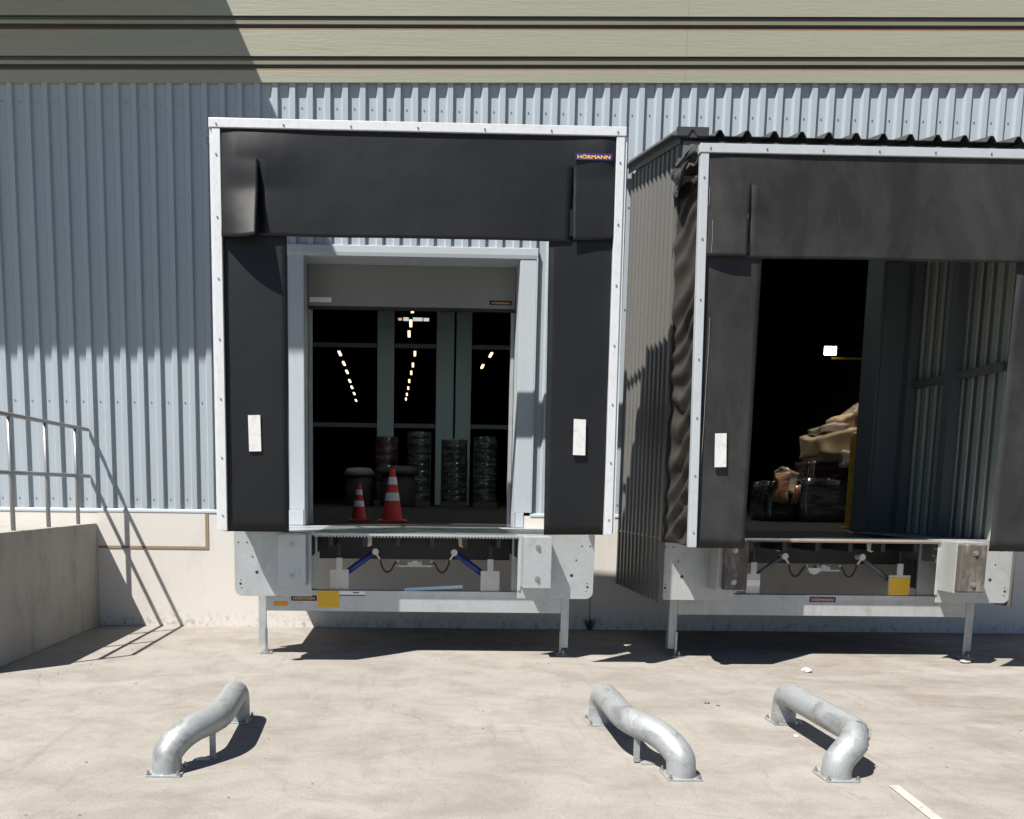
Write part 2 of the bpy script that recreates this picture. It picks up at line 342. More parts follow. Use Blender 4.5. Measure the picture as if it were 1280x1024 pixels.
# corrugated sheets; 0.19 m pitch
PITCH_ = .1905; X0 = -2.655 - PITCH_ * 57; CB = 1.335; CT = 6.2
def sheet(x0, nper, z0, z1):
    mb = MB(); pan, rib = -.028, -.066; prof = []
    for i in range(nper):
        b = x0 + i * PITCH_
        prof += [(b, pan), (b + .092, pan), (b + .112, rib), (b + .168, rib), (b + .1835, pan)]
    prof.append((x0 + nper * PITCH_ - .0015, pan))
    ztop = z1 if callable(z1) else (lambda x: z1)
    A = [mb.bm.verts.new((x, y, z0)) for x, y in prof]; B = [mb.bm.verts.new((x, y, ztop(x))) for x, y in prof]
    for i in range(len(prof) - 1): mb.bm.faces.new((A[i], A[i + 1], B[i + 1], B[i]))
    A2 = [mb.bm.verts.new((x, y + .003, z0)) for x, y in prof]; B2 = [mb.bm.verts.new((x, y + .003, ztop(x))) for x, y in prof]
    for i in range(len(prof) - 1): mb.bm.faces.new((A2[i + 1], A2[i], B2[i], B2[i + 1]))
    for i in range(len(prof) - 1): mb.bm.faces.new((A[i + 1], A[i], A2[i], A2[i + 1]))
    return mb.build('cladding_sheet', 'clad', wh, recalc=False)
nt = int(28 / PITCH_); i = 0
def zstart(k):
    c = X0 + (k + .5) * PITCH_
    for (a, b), HEAD in zip(DOORS, HEADS):
        if a - .1 < c < b + .1: return HEAD + .115
    return CB
FS = lambda x: 6.000 + .0205 * (x - .9)                         # lower edge of the cream facade, rising gently to the right
while i < nt:
    j = i
    while j < nt and j - i < 5 and zstart(j) == zstart(i): j += 1
    sheet(X0 + i * PITCH_, j - i, zstart(i), lambda x: FS(x) + .06); i = j
mb = MB()
for k in range(nt):
    for z in (1.46, 2.55, 3.65, 4.75, 5.72):
        if z > zstart(k) + .05 and abs(X0 + k * PITCH_) < 9: hexbolt(mb, X0 + k * PITCH_ + .046, -.028, z, .009, .006)
kind(mb.build('fixings', 'screw', wh), 'stuff')
for a, b in ((-14, DOORS[0][0] - .175), (DOORS[0][1] + .175, DOORS[1][0] - .175), (DOORS[1][1] + .175, 14)):
    MB().prism([(-.076, 1.322), (-.074, 1.338), (-.066, 1.349), (-.030, 1.349), (-.030, 1.321), (-.066, 1.3205), (-.076, 1.312)], 0, a, b).build('base_flashing', 'trim', wh)
for (a, b), HEAD in zip(DOORS, HEADS):
    # jamb trims fold into the opening; raised outer bead
    for sx, x in ((-1, a), (1, b)):
        o0, o1 = (x - .175, x) if sx < 0 else (x, x + .175)
        mb = MB(); mb.box(o0, o1, -.072, .02, 1.355, HEAD + .11)
        if sx < 0: mb.box(x, x + .006, -.070, .30, SILL, HEAD)
        else: mb.box(x - .006, x, -.070, .30, SILL, HEAD)
        tm = 'trim' if a < 0 else 'postpaint'; mb.build('jamb_trim', tm, wh, bevel=.006)
        q0, q1 = (x - .19, x - .176) if sx < 0 else (x + .176, x + .19)
        MB().box(q0, q1, -.080, .0, 1.355, HEAD + .11).build('jamb_bead', tm, wh)
        q0, q1 = (x - .19, x - .008) if sx < 0 else (x + .008, x + .10)
        MB().box(q0, q1, -.078, .0, SILL + .004, 1.353).build('jamb_shoe', tm, wh, bevel=.005)
    MB().prism([(-.085, HEAD + .112), (-.085, HEAD + .04), (-.078, HEAD), (.30, HEAD), (.30, HEAD + .02), (-.06, HEAD + .02), (-.06, HEAD + .125), (-.03, HEAD + .125)], 0, a - .19, b + .19).build('lintel_trim', 'trim', wh, bevel=.003)
# cream facade of horizontal embossed boards with a double groove at each joint
def fascia_board(z0, x0, x1, z_cut=0):
    mb = MB(); k = .0205
    prof = [(-.085, z_cut, 0), (-.085, .262, 0), (-.083, .264, 2), (-.080, .280, 2), (-.055, .288, 1), (-.048, .318, 1), (-.070, .328, 3), (-.076, .362, 3), (-.050, .370, 1), (-.055, .398, 1), (-.085, .404, 0)]
    for (ya, za, m_), (yb, zb, m2) in zip(prof, prof[1:]):
        mi = m_ if m_ == m2 else (1 if 1 in (m_, m2) else m2)
        p = [(x, y, z0 + z + k * (x - .9)) for x, y, z in ((x0, ya, za), (x1, ya, za), (x1, yb, zb), (x0, yb, zb))]
        mb.face(p, mi)
    p = [(x, y, z0 + z + k * (x - .9)) for x, y, z in ((x0, .0, z_cut), (x1, .0, z_cut), (x1, .0, .404), (x0, .0, .404))]; mb.face(p[::-1])
    z0 += z_cut; mb.face([(x0, -.085, z0 + k * (x0 - .9)), (x0, .0, z0 + k * (x0 - .9)), (x1, .0, z0 + k * (x1 - .9)), (x1, -.085, z0 + k * (x1 - .9))])
    return mb.build('facade_board', ['fascia', 'groove', 'rust', 'fascia2'], wh, recalc=False)
for r_ in range(6):
    z0 = 5.862 + .405 * r_
    for x0, x1 in ((-14, -6.2), (-6.198, 2.9), (2.902, 14)): fascia_board(z0, x0, x1, .138 if r_ == 0 else 0)
# hall shell behind
mb = MB(); zt = 8.6
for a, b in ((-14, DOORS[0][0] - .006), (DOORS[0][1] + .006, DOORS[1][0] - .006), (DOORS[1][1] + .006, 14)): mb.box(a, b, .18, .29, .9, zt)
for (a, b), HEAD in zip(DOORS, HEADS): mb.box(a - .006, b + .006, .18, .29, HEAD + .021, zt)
mb.build('light_stop_wall', 'hallwall', wh)  # lining added to stop daylight leaking in past the cladding sheets
MB().box(-14.1, 14.1, -.02, 52, zt, zt + .2).build('roof', 'darkroof', wh)
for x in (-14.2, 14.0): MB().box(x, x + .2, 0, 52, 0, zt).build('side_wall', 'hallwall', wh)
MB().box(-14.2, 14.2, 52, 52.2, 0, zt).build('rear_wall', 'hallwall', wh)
# sectional door, mostly raised, of the first dock
a, b = DOORS[0]; HEAD = HEADS[0]
dl = MB().box(a + .012, b - .012, .305, .345, 3.70, 4.5).build('door_leaf', 'doorpanel', wh, bevel=.004)
MB().box(a + .012, b - .012, .300, .35, 3.665, 3.698).build('door_seal', 'black', dl)
MB().box(-1.235, -.985, .296, .306, 3.742, 3.795).build('door_label', 'white', dl)
mb = MB().box(.845, 1.105, .297, .306, 3.742, 3.790); mb.text('HÖRMANN', .87, .2965, 3.752, .21, .026); mb.build('sticker', ['navy2', 'lettering'], dl, recalc=False)
for x in (a + .006, b - .046): MB().box(x, x + .04, .352, .42, SILL, HEAD + .5).build('door_track', 'galv2', wh)
# columns and girts standing deep in the hall
for x0, x1 in ((-1.10, -.60), (.68, 1.20), (1.27, 1.73)):
    MB().box(x0, x1, 17, 17.35, SILL, 8.6).build('hall_column', 'column', wh)
for z in (3.50, 5.86):
    for x0, x1 in ((-3.6, -1.12), (-.58, .66), (1.75, 4.6)): MB().box(x0, x1, 17.08, 17.2, z, z + .13).build('hall_girt', 'postpaint', wh)

# canopy over the left bay, above the picture; its shade lies on the left cladding
cp = thing('canopy', (-8.2, 0, 7.6), 'flat steel canopy projecting from upper left of the warehouse wall', 'canopy')
MB().box(-13.9, -2.50, -1.97, -.09, 7.64, 7.72).build('canopy_slab', 'darkroof', cp)
for x in (-13, -10, -7, -4.0): MB().bar((x, -1.6, 7.74), (x, -.087, 8.22), .04, .04).build('canopy_stay', 'rail', cp)

# landing with railing, left
ld = thing('landing', (-5.6, -1.4, 0), 'raised concrete landing block beside the left wall base', 'landing')
MB().box(-7.6, -3.63, -2.9, -.070, 0, SILL).build('landing_block', 'landing', ld, bevel=.01)
for k in range(6):
    MB().box(-7.6, -6.2, -3.2 - .3 * k, -2.902 - .3 * k, 0, SILL - .18 * (k + 1)).build('step', 'landing', ld)
rl = thing('railing', (-3.70, -1.4, SILL), 'grey steel tube railing along edge of the concrete landing', 'railing')
for z in (SILL + .53, SILL + 1.05): MB().cyl((-3.70, -2.85, z), (-3.70, -.075, z), .021, 12).build('rail', 'rail', rl, smooth=True)
for y in (-.45, -1.25, -2.05, -2.85): MB().cyl((-3.70, y, SILL), (-3.70, y, SILL + 1.05), .021, 12).build('post', 'rail', rl, smooth=True)

# ------------------------------------------------------------------ dock levellers on their outdoor podiums
def leveller(cx, style, label):
    t = thing('dock_leveller', (cx, -1.6, 0), label, 'dock leveller', 'dock levellers on outdoor podiums')
    gm = 'galv' if style == 1 else 'galv2'
    for s in (-1, 1):
        # rounded side plate
        pts = [(.975, 1.195), (1.70, 1.195)] + [(1.70 - .07 + .07 * math.cos(a_), .585 + .07 - .07 * math.sin(a_)) for a_ in [k * math.pi / 12 for k in range(7)]] + [(.975, .585)]
        poly = [(cx + s * x, z) for x, z in pts]
        pl = MB().prism(poly, 1, -1.942, -1.93).build('side_plate', gm, t, bevel=.002)
        for hx, hz, hr in ((1.66, 1.09, .008), (1.58, 1.09, .008), (1.49, .81, .016), (1.645, .70, .012), (1.64, .735, .006), (1.53, .955, .008), (1.635, .66, .006)):
            MB().cyl((cx + s * hx, -1.9435, hz), (cx + s * hx, -1.940, hz), hr, 10).build('hole', 'black', pl)
        # bumper bracket
        fy = -2.15 if style == 1 else -2.20
        x0, x1 = cx + s * 1.005, cx + s * 1.262
        if style == 2: x0, x1 = cx + s * .985, cx + s * 1.24
        xa, xb = min(x0, x1), max(x0, x1)
        mb = MB(); th = .010
        mb.box(xa, xb, fy, fy + th, .705, 1.182)                    # face
        mb.box(xa, xa + th, fy + th, -1.943, .705, 1.182); mb.box(xb - th, xb, fy + th, -1.943, .705, 1.182)
        mb.box(xa + th, xb - th, fy + th, -1.943, 1.172, 1.182)
        fl = xa - .03 if s > 0 else xb
        mb.box(fl, fl + .03, -1.953, -1.943, .66, 1.182)
        br = mb.build('bumper_bracket', gm, t, bevel=.004)
        if style == 2:
            br2 = MB().box(xa + (.04 if s < 0 else .0), xb - (.0 if s < 0 else .015), fy - .075, fy - .001, .72, 1.165).build('bumper_pad', 'bumperwood', br, bevel=.012)
            fb = fy - .075
        else: fb = fy
        for z in (.795, 1.085):
            xm = (xa + xb) / 2 + .0
            mb = MB().cyl((xm, fb, z), (xm, fb - .006, z), .026, 14); hexbolt(mb, xm, fb - .006, z, .016, .012); mb.build('bolt', 'screw', br)
    # front beam: C channel with folded lower lip
    bm_ = MB().prism([(-1.70, .412), (-1.70, .618), (-1.60, .618), (-1.60, .606), (-1.688, .606), (-1.688, .424), (-1.64, .424), (-1.64, .412)], 0, cx - 1.44, cx + 1.44).build('front_beam', gm, t, bevel=.003)
    for s in (-1, 1):
        xo = cx + s * 1.442; xi = cx + s * 1.52
        mb = MB(); a_, b_ = min(xo, xi), max(xo, xi)
        mb.box(a_, b_, -1.70, -1.692, .07, 1.15); mb.box(b_ - .008 if s > 0 else a_, b_ if s > 0 else a_ + .008, -1.692, -1.62, .07, 1.15)
        lg = mb.build('leg', gm, t)
        q = cx + s * 1.445
        mb = MB(); mb.box(q - .012, q + .012, -1.712, -1.702, .0, .24); mb.box(q - .05, q + .06, -1.80, -1.66, .0, .01)
        mb.cyl((q + .02, -1.76, .01), (q + .02, -1.76, .05), .010, 8); mb.build('anchor', 'screw', lg)
        MB().box(cx + s * 1.0 - .03, cx + s * 1.0 + .03, -1.925, -.072, .97, 1.158).build('side_beam', 'black' if style == 1 else 'grey', t)
        MB().box(cx + s * .9695, cx + s * 1.69, -1.928, -.072, 1.160, 1.178).build('podium_top', gm, t)
        MB().box(cx + s * 1.30 - .35, cx + s * 1.30 + .35, -1.66, -1.64, .62, 1.158).build('apron_plate', gm, t)
    dk = MB().box(cx - .968, cx + .968, -1.90, -.060, 1.164, 1.1825).build('deck', 'deck' if style == 1 else 'deckdark', t)
    mb = MB()
    for k in range(62):
        x = cx - .95 + k * .0311; mb.box(x, x + .018, -1.955, -1.90, 1.150, 1.176)
    mb.build('lip_hinge', 'galv', dk, bevel=.002)
    MB().box(cx - .968, cx + .968, -1.965, -1.957, 1.166, 1.186).build('front_lip', 'galv', dk)
    if style == 2: MB().box(cx - .968, cx + .968, -1.966, -1.958, 1.150, 1.164).build('lip_edge', 'rust', dk)
    for k in range(6): MB().box(cx - .80 + k * .32 - .02, cx - .80 + k * .32 + .02, -1.85, -.075, 1.06, 1.163).build('stiffener', 'black', dk)
    MB().box(cx - .965, cx + .965, -1.32, -1.30, .90, 1.162).build('toe_guard', 'black', dk)
    pads = {1: [(-.737, .187), (.74, .187)], 2: [(-.696, .140), (.765, .215)]}[style]
    for k, (px_, pw) in enumerate(pads):
        x = cx + px_
        poly = [(x - pw / 2, .622), (x + pw / 2, .622), (x + pw / 2, .822), (x + .03, .822), (x + .03, .936), (x - .03, .936), (x - .03, .822), (x - pw / 2, .822)]
        pd = MB().prism(poly, 1, -1.672, -1.655).build('lip_rest', 'paddle', t, bevel=.004)
        MB().box(x - .012, x + .012, -1.654, -1.63, .63, 1.06).build('rest_post', 'black', pd)
        if style == 2 and k == 1: MB().box(x - pw / 2 + .004, x + pw / 2 - .004, -1.676, -1.6725, .626, .795).build('sticker', 'yellow', pd)
        if style == 2 and k == 0: MB().box(x - pw / 2 + .004, x + pw / 2 - .004, -1.676, -1.6725, .70, .76).build('sticker', 'white', pd)
    sm = 'blue' if style == 1 else 'grey'
    for s in (-1, 1):
        A_ = Vector((cx + s * .63, -1.61, .815)); B_ = Vector((cx + s * .385, -1.61, .995))
        st = MB().tube([A_ + (A_ - B_) * .35, B_], .030 if style == 1 else .022, 12).build('gas_strut', sm, t, smooth=True)
        MB().cyl(B_ + Vector((0, -.05, 0)), B_ + Vector((0, .05, 0)), .032, 12).build('pivot', 'paddle', st)
        MB().bar(B_ + Vector((0, -.035, -.01)), B_ + Vector((-s * .045, -.035, -.075)), .016, .016).build('fitting', 'paddle', st)
        x = cx + s * .46
        MB().prism([(x - .04, 1.158), (x + .04, 1.158), (x + .04, 1.06), (x + .01, 1.045), (x - .03, 1.06)], 1, -1.66, -1.64).build('deck_lug', 'paddle', t, bevel=.003)
        hp = spline([(cx + s * .34, -1.645, .925), (cx + s * .325, -1.645, .86), (cx + s * .285, -1.645, .80), (cx + s * .235, -1.645, .815), (cx + s * .20, -1.645, .875), (cx + s * .165, -1.645, .905)], 6)
        MB().tube(hp, .0095, 8).build('hose', 'hose', t, smooth=True)
    mb = MB(); mb.box(cx - .17, cx + .17, -1.65, -1.60, .850, .868); mb.box(cx - .07, cx + .07, -1.66, -1.60, .868, .905); mb.box(cx - .025, cx + .025, -1.67, -1.62, .868, .915)
    for x in (-.165, -.06, .06, .165): mb.cyl((cx + x, -1.66, .905), (cx + x, -1.64, .905), .011, 8)
    mb.build('valve_block', 'galv2', t)
    if style == 2:
        MB().prism([(cx - .10 + .063 * math.cos(q), .885 - .063 * math.sin(q)) for q in [k * math.pi / 10 for k in range(11)]], 1, -1.69, -1.672).build('guard_disc', 'paddle', t)
    return t, bm_
lv1, beam1 = leveller(0, 1, 'clean galvanised dock leveller with blue struts and yellow square on its beam')
def st_plate(x0, x1, z0, z1, m_, parent, y=-1.7035): return MB().box(x0, x1, y, y + .003, z0, z1).build('sticker', m_, parent)
st_plate(-1.373, -1.234, .462, .504, 'orange', beam1); st_plate(-.945, -.735, .450, .614, 'yellow', beam1)
st_plate(-1.373, -1.28, .525, .555, 'alu2', beam1)
mb = MB().box(-.733, -.478, -1.7035, -1.7005, .566, .612); mb.box(-.733, -.478, -1.7045, -1.7035, .566, .576, 1); mb.box(-.60, -.54, -1.7045, -1.7035, .592, .602, 1); mb.build('sticker', ['white', 'pallet_print'], beam1)
mb = MB().box(-1.202, -.953, -1.7035, -1.7005, .512, .566); mb.text('HÖRMANN', -1.18, -1.7042, .523, .205, .032); mb.build('sticker', ['navy2', 'lettering'], beam1, recalc=False)
lv2, beam2 = leveller(4.035, 2, 'weathered dock leveller with worn brown bumpers and grey struts')
mb = MB().box(3.899, 4.158, -1.7035, -1.7005, .549, .602); mb.text('HÖRMANN', 3.92, -1.7042, .560, .217, .031); mb.build('sticker', ['navy', 'lettering'], beam2, recalc=False)
tag(MB().bar((-.10, -1.655, .628), (.47, -1.645, .662), .03, .03).build('plastic_strip', 'pale'), 'pale blue plastic strip lying on front beam of the clean leveller', 'strip')

# ------------------------------------------------------------------ dock shelters
def rail_poly(mb, pts, y0, y1): mb.prism(pts, 1, y0, y1)
def flap(name, mk, parent, xa, xb, zt_, zb_, y, bulge=None, nu=16, nv=20, amp=.006, seed=0):
    """xa, xb, zb_ may be functions of v (0 top, 1 bottom) / u"""
    fx = lambda q, v: q(v) if callable(q) else q
    fz = lambda u: zb_(u) if callable(zb_) else zb_
    def fn(u, v):
        x = fx(xa, v) * (1 - u) + fx(xb, v) * u; z = zt_ * (1 - v) + fz(u) * v
        yy = y - (bulge(u, v) if bulge else 0) + amp * v * noise.noise(Vector((x * 1.7 + seed, z * 1.2, seed)))
        return (x, yy, z)
    return MB().grid(fn, nu, nv).build(name, mk, parent, smooth=True, solid=.004)
def screws(parent, pts, y):
    for x, z in pts:
        mb = MB(); hexbolt(mb, x, y, z, .0085, .006); mb.build('screw', 'screw', parent)
FY = -2.615
def lerp(a, b, t): return a + (b - a) * t

# shelter of the first dock
s1 = thing('dock_shelter', (0, -1.95, 1.18), 'black flap dock shelter in bright white frame with blue maker sticker', 'dock shelter', 'flap dock shelters')
tl, tr, bl, br_ = (-1.716, 4.580), (1.692, 4.577), (-1.690, 1.226), (1.706, 1.230)
rt = MB().prism([(-1.722, 4.582), (1.700, 4.580), (1.700, 4.507), (-1.722, 4.508)], 1, FY - .018, FY + .05).build('top_rail', 'alu', s1, bevel=.004)
screws(rt, [(-1.66 + k * .548, 4.535) for k in range(7)], FY - .018)
for s, (xt, xb_) in ((-1, (-1.698, -1.690)), (1, (1.690, 1.706))):
    w_ = .068
    mb = MB(); mb.prism([(xt, 4.505), (xt - s * w_, 4.505), (xb_ - s * w_, 1.228), (xb_, 1.228)], 1, FY - .012, FY + .05)
    rr_ = mb.build('side_rail', 'alu', s1, bevel=.004)
    mb = MB(); mb.prism([(xt + s * .003, 4.504), (xt + s * .022, 4.504), (xb_ + s * .022, 1.240), (xb_ + s * .003, 1.240)], 1, FY + .002, FY + .05); mb.build('rail_flange', 'alu', rr_)
    screws(rr_, [(lerp(xt, xb_, k / 6) - s * .034, 4.30 - k * .49) for k in range(7)], FY - .012)
def top_flap(parent, mk, x0, xa, xb, x1, zt_, zb_, left, right_, swell, seed, v_slit=.27, nv=28):
    """one hanging sheet, cut at xa and xb from v_slit down; left / right_ give the flare and the drop of the end tabs"""
    def edge(x): return min(1, max(0, (x - x0) / .14), max(0, (x1 - x) / .10))
    def base(x, v): return FY + .002 - edge(x) * swell(x, v) + .010 * v * noise.noise(Vector((x * 1.7 + seed, (zt_ - v) * 1.2, seed)))
    mb = MB(); nv_s = round(v_slit * nv) / nv
    for a, b, n_, tab in ((x0, xa, 14, left), (xa, xb, 40, None), (xb, x1, 14, right_)):
        def fn(u, v):
            x = lerp(a, b, u); z = lerp(zt_, zb_, v); y = base(x, v); q = max(0, (v - nv_s) / (1 - nv_s))
            if tab and q > 0:
                f, dz = tab(u, q); y -= f; z += dz
                x += -.010 * q * u if tab is left else .010 * q * (1 - u)
            return (x, y, z)
        mb.grid(fn, n_, nv)
    bmesh.ops.remove_doubles(mb.bm, verts=mb.bm.verts, dist=1e-4)
    return mb.build('top_flap', mk, parent, smooth=True, solid=.004)
top_flap(s1, 'rubber', -1.655, -1.318, 1.275, 1.640, 4.515, 3.672,
         lambda u, q: (.15 * u ** 1.3 * q ** 1.1 + .03 * math.sin(math.pi * u) * q, (-.004 - .030 * u - .02 * math.sin(math.pi * u)) * q),
         lambda u, q: ((.012 + .022 * (1 - u)) * q, (.006 + .02 * u) * q),
         lambda x, v: .030 * math.exp(-((x + 1.40) / .42) ** 2) * math.sin(math.pi * min(1, v / .55)) + .012 * math.sin(x * 3.1 + .6) * v ** 2 + .02 * math.exp(-((x - 1.5) / .25) ** 2) * math.sin(math.pi * min(1, v / .4)), 1)
MB().box(-1.43, -1.30, FY + .012, FY + .016, 3.70, 4.40).build('flap_backing', 'rubber', s1)
MB().box(1.26, 1.40, FY + .012, FY + .016, 3.72, 4.40).build('flap_backing', 'rubber', s1)
fl_ = flap('side_flap', 'rubber', s1, -1.652, lambda v: -1.098, 3.95, 1.222, FY + .030, None, 10, 28, .028, 7)
fr_ = flap('side_flap', 'rubber', s1, lambda v: 1.088 + .03 * v, 1.655, 3.95, lambda u: 1.222 + .006 * u, FY + .030, None, 10, 28, .028, 9)
MB().prism([(-1.435, 2.209), (-1.332, 2.213), (-1.326, 1.909), (-1.428, 1.906)], 1, FY + .008, FY + .022).build('height_marker', 'reflector', fl_)
MB().prism([(1.346, 2.217), (1.448, 2.213), (1.452, 1.911), (1.348, 1.913)], 1, FY + .008, FY + .022).build('height_marker', 'reflector', fr_)
mb = MB().box(1.283, 1.588, FY - .022, FY - .018, 4.312, 4.366); mb.text('HÖRMANN', 1.30, FY - .0228, 4.322, .27, .034); stk = mb.build('sticker', ['navy', 'lettering'], s1, recalc=False)
# covers between front frame and rear frame
yb = -1.68
for s in (-1, 1):
    MB().grid(lambda u, v: (s * (1.668 - .05 * math.sin(math.pi * u) + .012 * math.sin(u * 23 + v * 9)), lerp(FY + .05, yb, u), lerp(4.53, 1.235, v)), 18, 18).build('side_cover', 'tarp', s1, smooth=True, solid=.003)
MB().grid(lambda u, v: (lerp(-1.685, 1.685, v), lerp(FY + .05, yb, u), 4.512 - .03 * math.sin(math.pi * u) + .012 * math.sin(v * 25)), 12, 24).build('top_cover', 'tarp', s1, smooth=True, solid=.003)
MB().grid(lambda u, v: (-1.705 - .075 * u * (1 - v * .6) + .012 * math.sin(v * 9), -2.54 + .04 * u, lerp(4.50, 4.30 + .10 * u, v) - .02 * u), 6, 8).build('loose_cover_corner', 'tarp', s1, smooth=True, solid=.003)
fr = MB(); yr = -.87
for s in (-1, 1):
    fr.box(s * 1.60 - .03, s * 1.60 + .03, yr - .03, yr + .03, 1.18, 4.52)
fr.box(-1.57, 1.57, yr - .05, yr + .05, 4.22, 4.50)
fr.build('rear_frame', 'alu2', s1)
for s in (-1, 1):
    for za, zb in ((3.9, 3.2), (4.48, 4.40), (1.9, 1.5)):
        MB().bar((s * 1.63, FY + .05, za), (s * 1.60, yr, zb), .035, .035).build('steering_arm', 'galv', s1)

# shelter of the second dock
s2 = thing('dock_shelter', (4.035, -1.95, 1.18), 'dusty dark grey flap dock shelter with scuffed flaps under corrugated load house roof', 'dock shelter', 'flap dock shelters')
rt = MB().prism([(2.316, 4.466), (5.754, 4.470), (5.754, 4.398), (2.316, 4.394)], 1, FY - .018, FY + .05).build('top_rail', 'alu2', s2, bevel=.004)
screws(rt, [(2.40 + k * .47, 4.428) for k in range(7)], FY - .018)
for s, (xt, xb_) in ((-1, (2.326, 2.382)), (1, (5.744, 5.70))):
    w_ = .068
    mb = MB(); mb.prism([(xt, 4.392), (xt - s * w_, 4.392), (xb_ - s * w_, 1.130), (xb_, 1.130)], 1, FY - .012, FY + .05)
    rr_ = mb.build('side_rail', 'alu2', s2, bevel=.004)
    screws(rr_, [(lerp(xt, xb_, k / 6) - s * .034, 4.20 - k * .49) for k in range(7)], FY - .012)
top_flap(s2, 'dusty', 2.392, 2.757, 5.31, 5.68, 4.402, 3.566,
         lambda u, q: (.045 * u * q + .015 * math.sin(math.pi * u) * q, (.010 - .006 * u) * q),
         lambda u, q: (.035 * (1 - u) * q, 0),
         lambda x, v: .014 * math.sin(x * 3.7 + 1) * v ** 2 + .02 * math.exp(-((x - 2.7) / .3) ** 2) * math.sin(math.pi * min(1, v / .6)), 11)
MB().box(2.66, 2.80, FY + .012, FY + .016, 3.62, 4.28).build('flap_backing', 'dusty', s2)
MB().box(5.25, 5.40, FY + .012, FY + .016, 3.62, 4.28).build('flap_backing', 'dusty', s2)
fl2 = flap('side_flap', 'dusty', s2, lambda v: 2.40 + .05 * v, lambda v: 2.900 - .012 * v, 3.9, 1.124, FY + .030, None, 10, 28, .028, 17)
fr2 = flap('side_flap', 'dusty', s2, lambda v: 5.098 - .035 * v, lambda v: 5.675 - .02 * v, 3.9, 1.124, FY + .030, None, 10, 28, .028, 19)
MB().prism([(2.572, 2.112), (2.668, 2.115), (2.680, 1.828), (2.582, 1.825)], 1, FY + .008, FY + .022).build('height_marker', 'reflector', fl2)
MB().prism([(5.40, 2.115), (5.50, 2.112), (5.49, 1.825), (5.39, 1.828)], 1, FY + .008, FY + .022).build('height_marker', 'reflector', fr2)
for pts in ([(2.475, 3.08), (2.478, 2.85), (2.472, 2.5), (2.470, 2.2), (2.463, 1.85)],):
    MB().tube(spline([(x, FY + .019, z) for x, z in pts], 6), .002, 5).build('scuff', 'scuff', fl2)
for pts in ([(2.448, 3.86), (2.455, 3.75), (2.45, 3.6)], [(2.742, 4.10), (2.748, 3.8), (2.752, 3.6)], [(2.41, 4.12), (2.413, 4.05), (2.411, 3.98)]):
    MB().tube(spline([(x, FY - .012, z) for x, z in pts], 6), .002, 5).build('scuff', 'scuff', s2)
def fold(u, v, s):
    z = lerp(4.33, 1.14, v); y = lerp(-1.93, FY + .05, u)
    d = .050 * math.sin(84 * v + 7.0 * u + 5.5 * noise.noise(Vector((v * 4, u * 1.5, s)))) * (.55 + .9 * abs(noise.noise(Vector((v * 7, u * 2, 9 + s))))) * (.35 + .65 * v) * math.sin(math.pi * min(1, u * 1.05)) ** .6
    d += .02 * noise.noise(Vector((v * 9, u * 3, 5 + s)))
    return (4.035 + s * (1.70 - .045 * math.sin(math.pi * u) + d) + (.03 + .03 * v) * (u if s < 0 else 0), y, z)
for s in (-1, 1): MB().grid(lambda u, v: fold(u, v, s), 18, 220).build('side_cover', 'tarp', s2, smooth=True, solid=.003)
MB().grid(lambda u, v: (lerp(2.36, 5.70, v), lerp(-1.93, FY + .05, u), 4.44 + .012 * math.sin(v * 31)), 8, 24).build('top_cover', 'tarp', s2, smooth=True, solid=.003)
def crumple(u, v):
    p = Vector((2.30 + .03 * v - .06 * math.sin(math.pi * u) * v, lerp(-1.90, -2.56, u), lerp(4.50, 4.14 + .25 * u + .06 * math.sin(u * 11), v)))
    return p + Vector((.05, .02, .03)) * noise.noise(Vector((u * 4, v * 4, 2)))
MB().grid(crumple, 12, 12).build('torn_cover_corner', 'tarp', s2, smooth=False, solid=.003)

# ------------------------------------------------------------------ load house of the second dock
lh = thing('load_house', (4.035, -.97, .55), 'dark corrugated load house with ribbed side wall behind the dusty shelter', 'load house')
LX, RX, YF = 2.335, 5.735, -1.93
def ztop(y): return lerp(5.09, 4.70, -y / 1.95)
def side_sheet(xo, s, mk, y0, y1, zb, name, off=.034):
    """ribbed sheet in a plane of constant X, ribs out to side s"""
    mb = MB(); P = .166; prof = []; y = y0
    nr = max(1, round((y0 - y1) / P)); P = (y0 - y1) / nr
    for k in range(nr):
        b = y0 - k * P; prof += [(b, 0), (b - .40 * P, 0), (b - .52 * P, off), (b - .86 * P, off), (b - .98 * P, 0)]
    prof.append((y1, 0))
    A = [mb.bm.verts.new((xo + s * d, yy, zb)) for yy, d in prof]; B = [mb.bm.verts.new((xo + s * d, yy, ztop(yy))) for yy, d in prof]
    for k in range(len(prof) - 1): mb.bm.faces.new((A[k], A[k + 1], B[k + 1], B[k]))
    return mb.build(name, mk, lh, solid=.004)
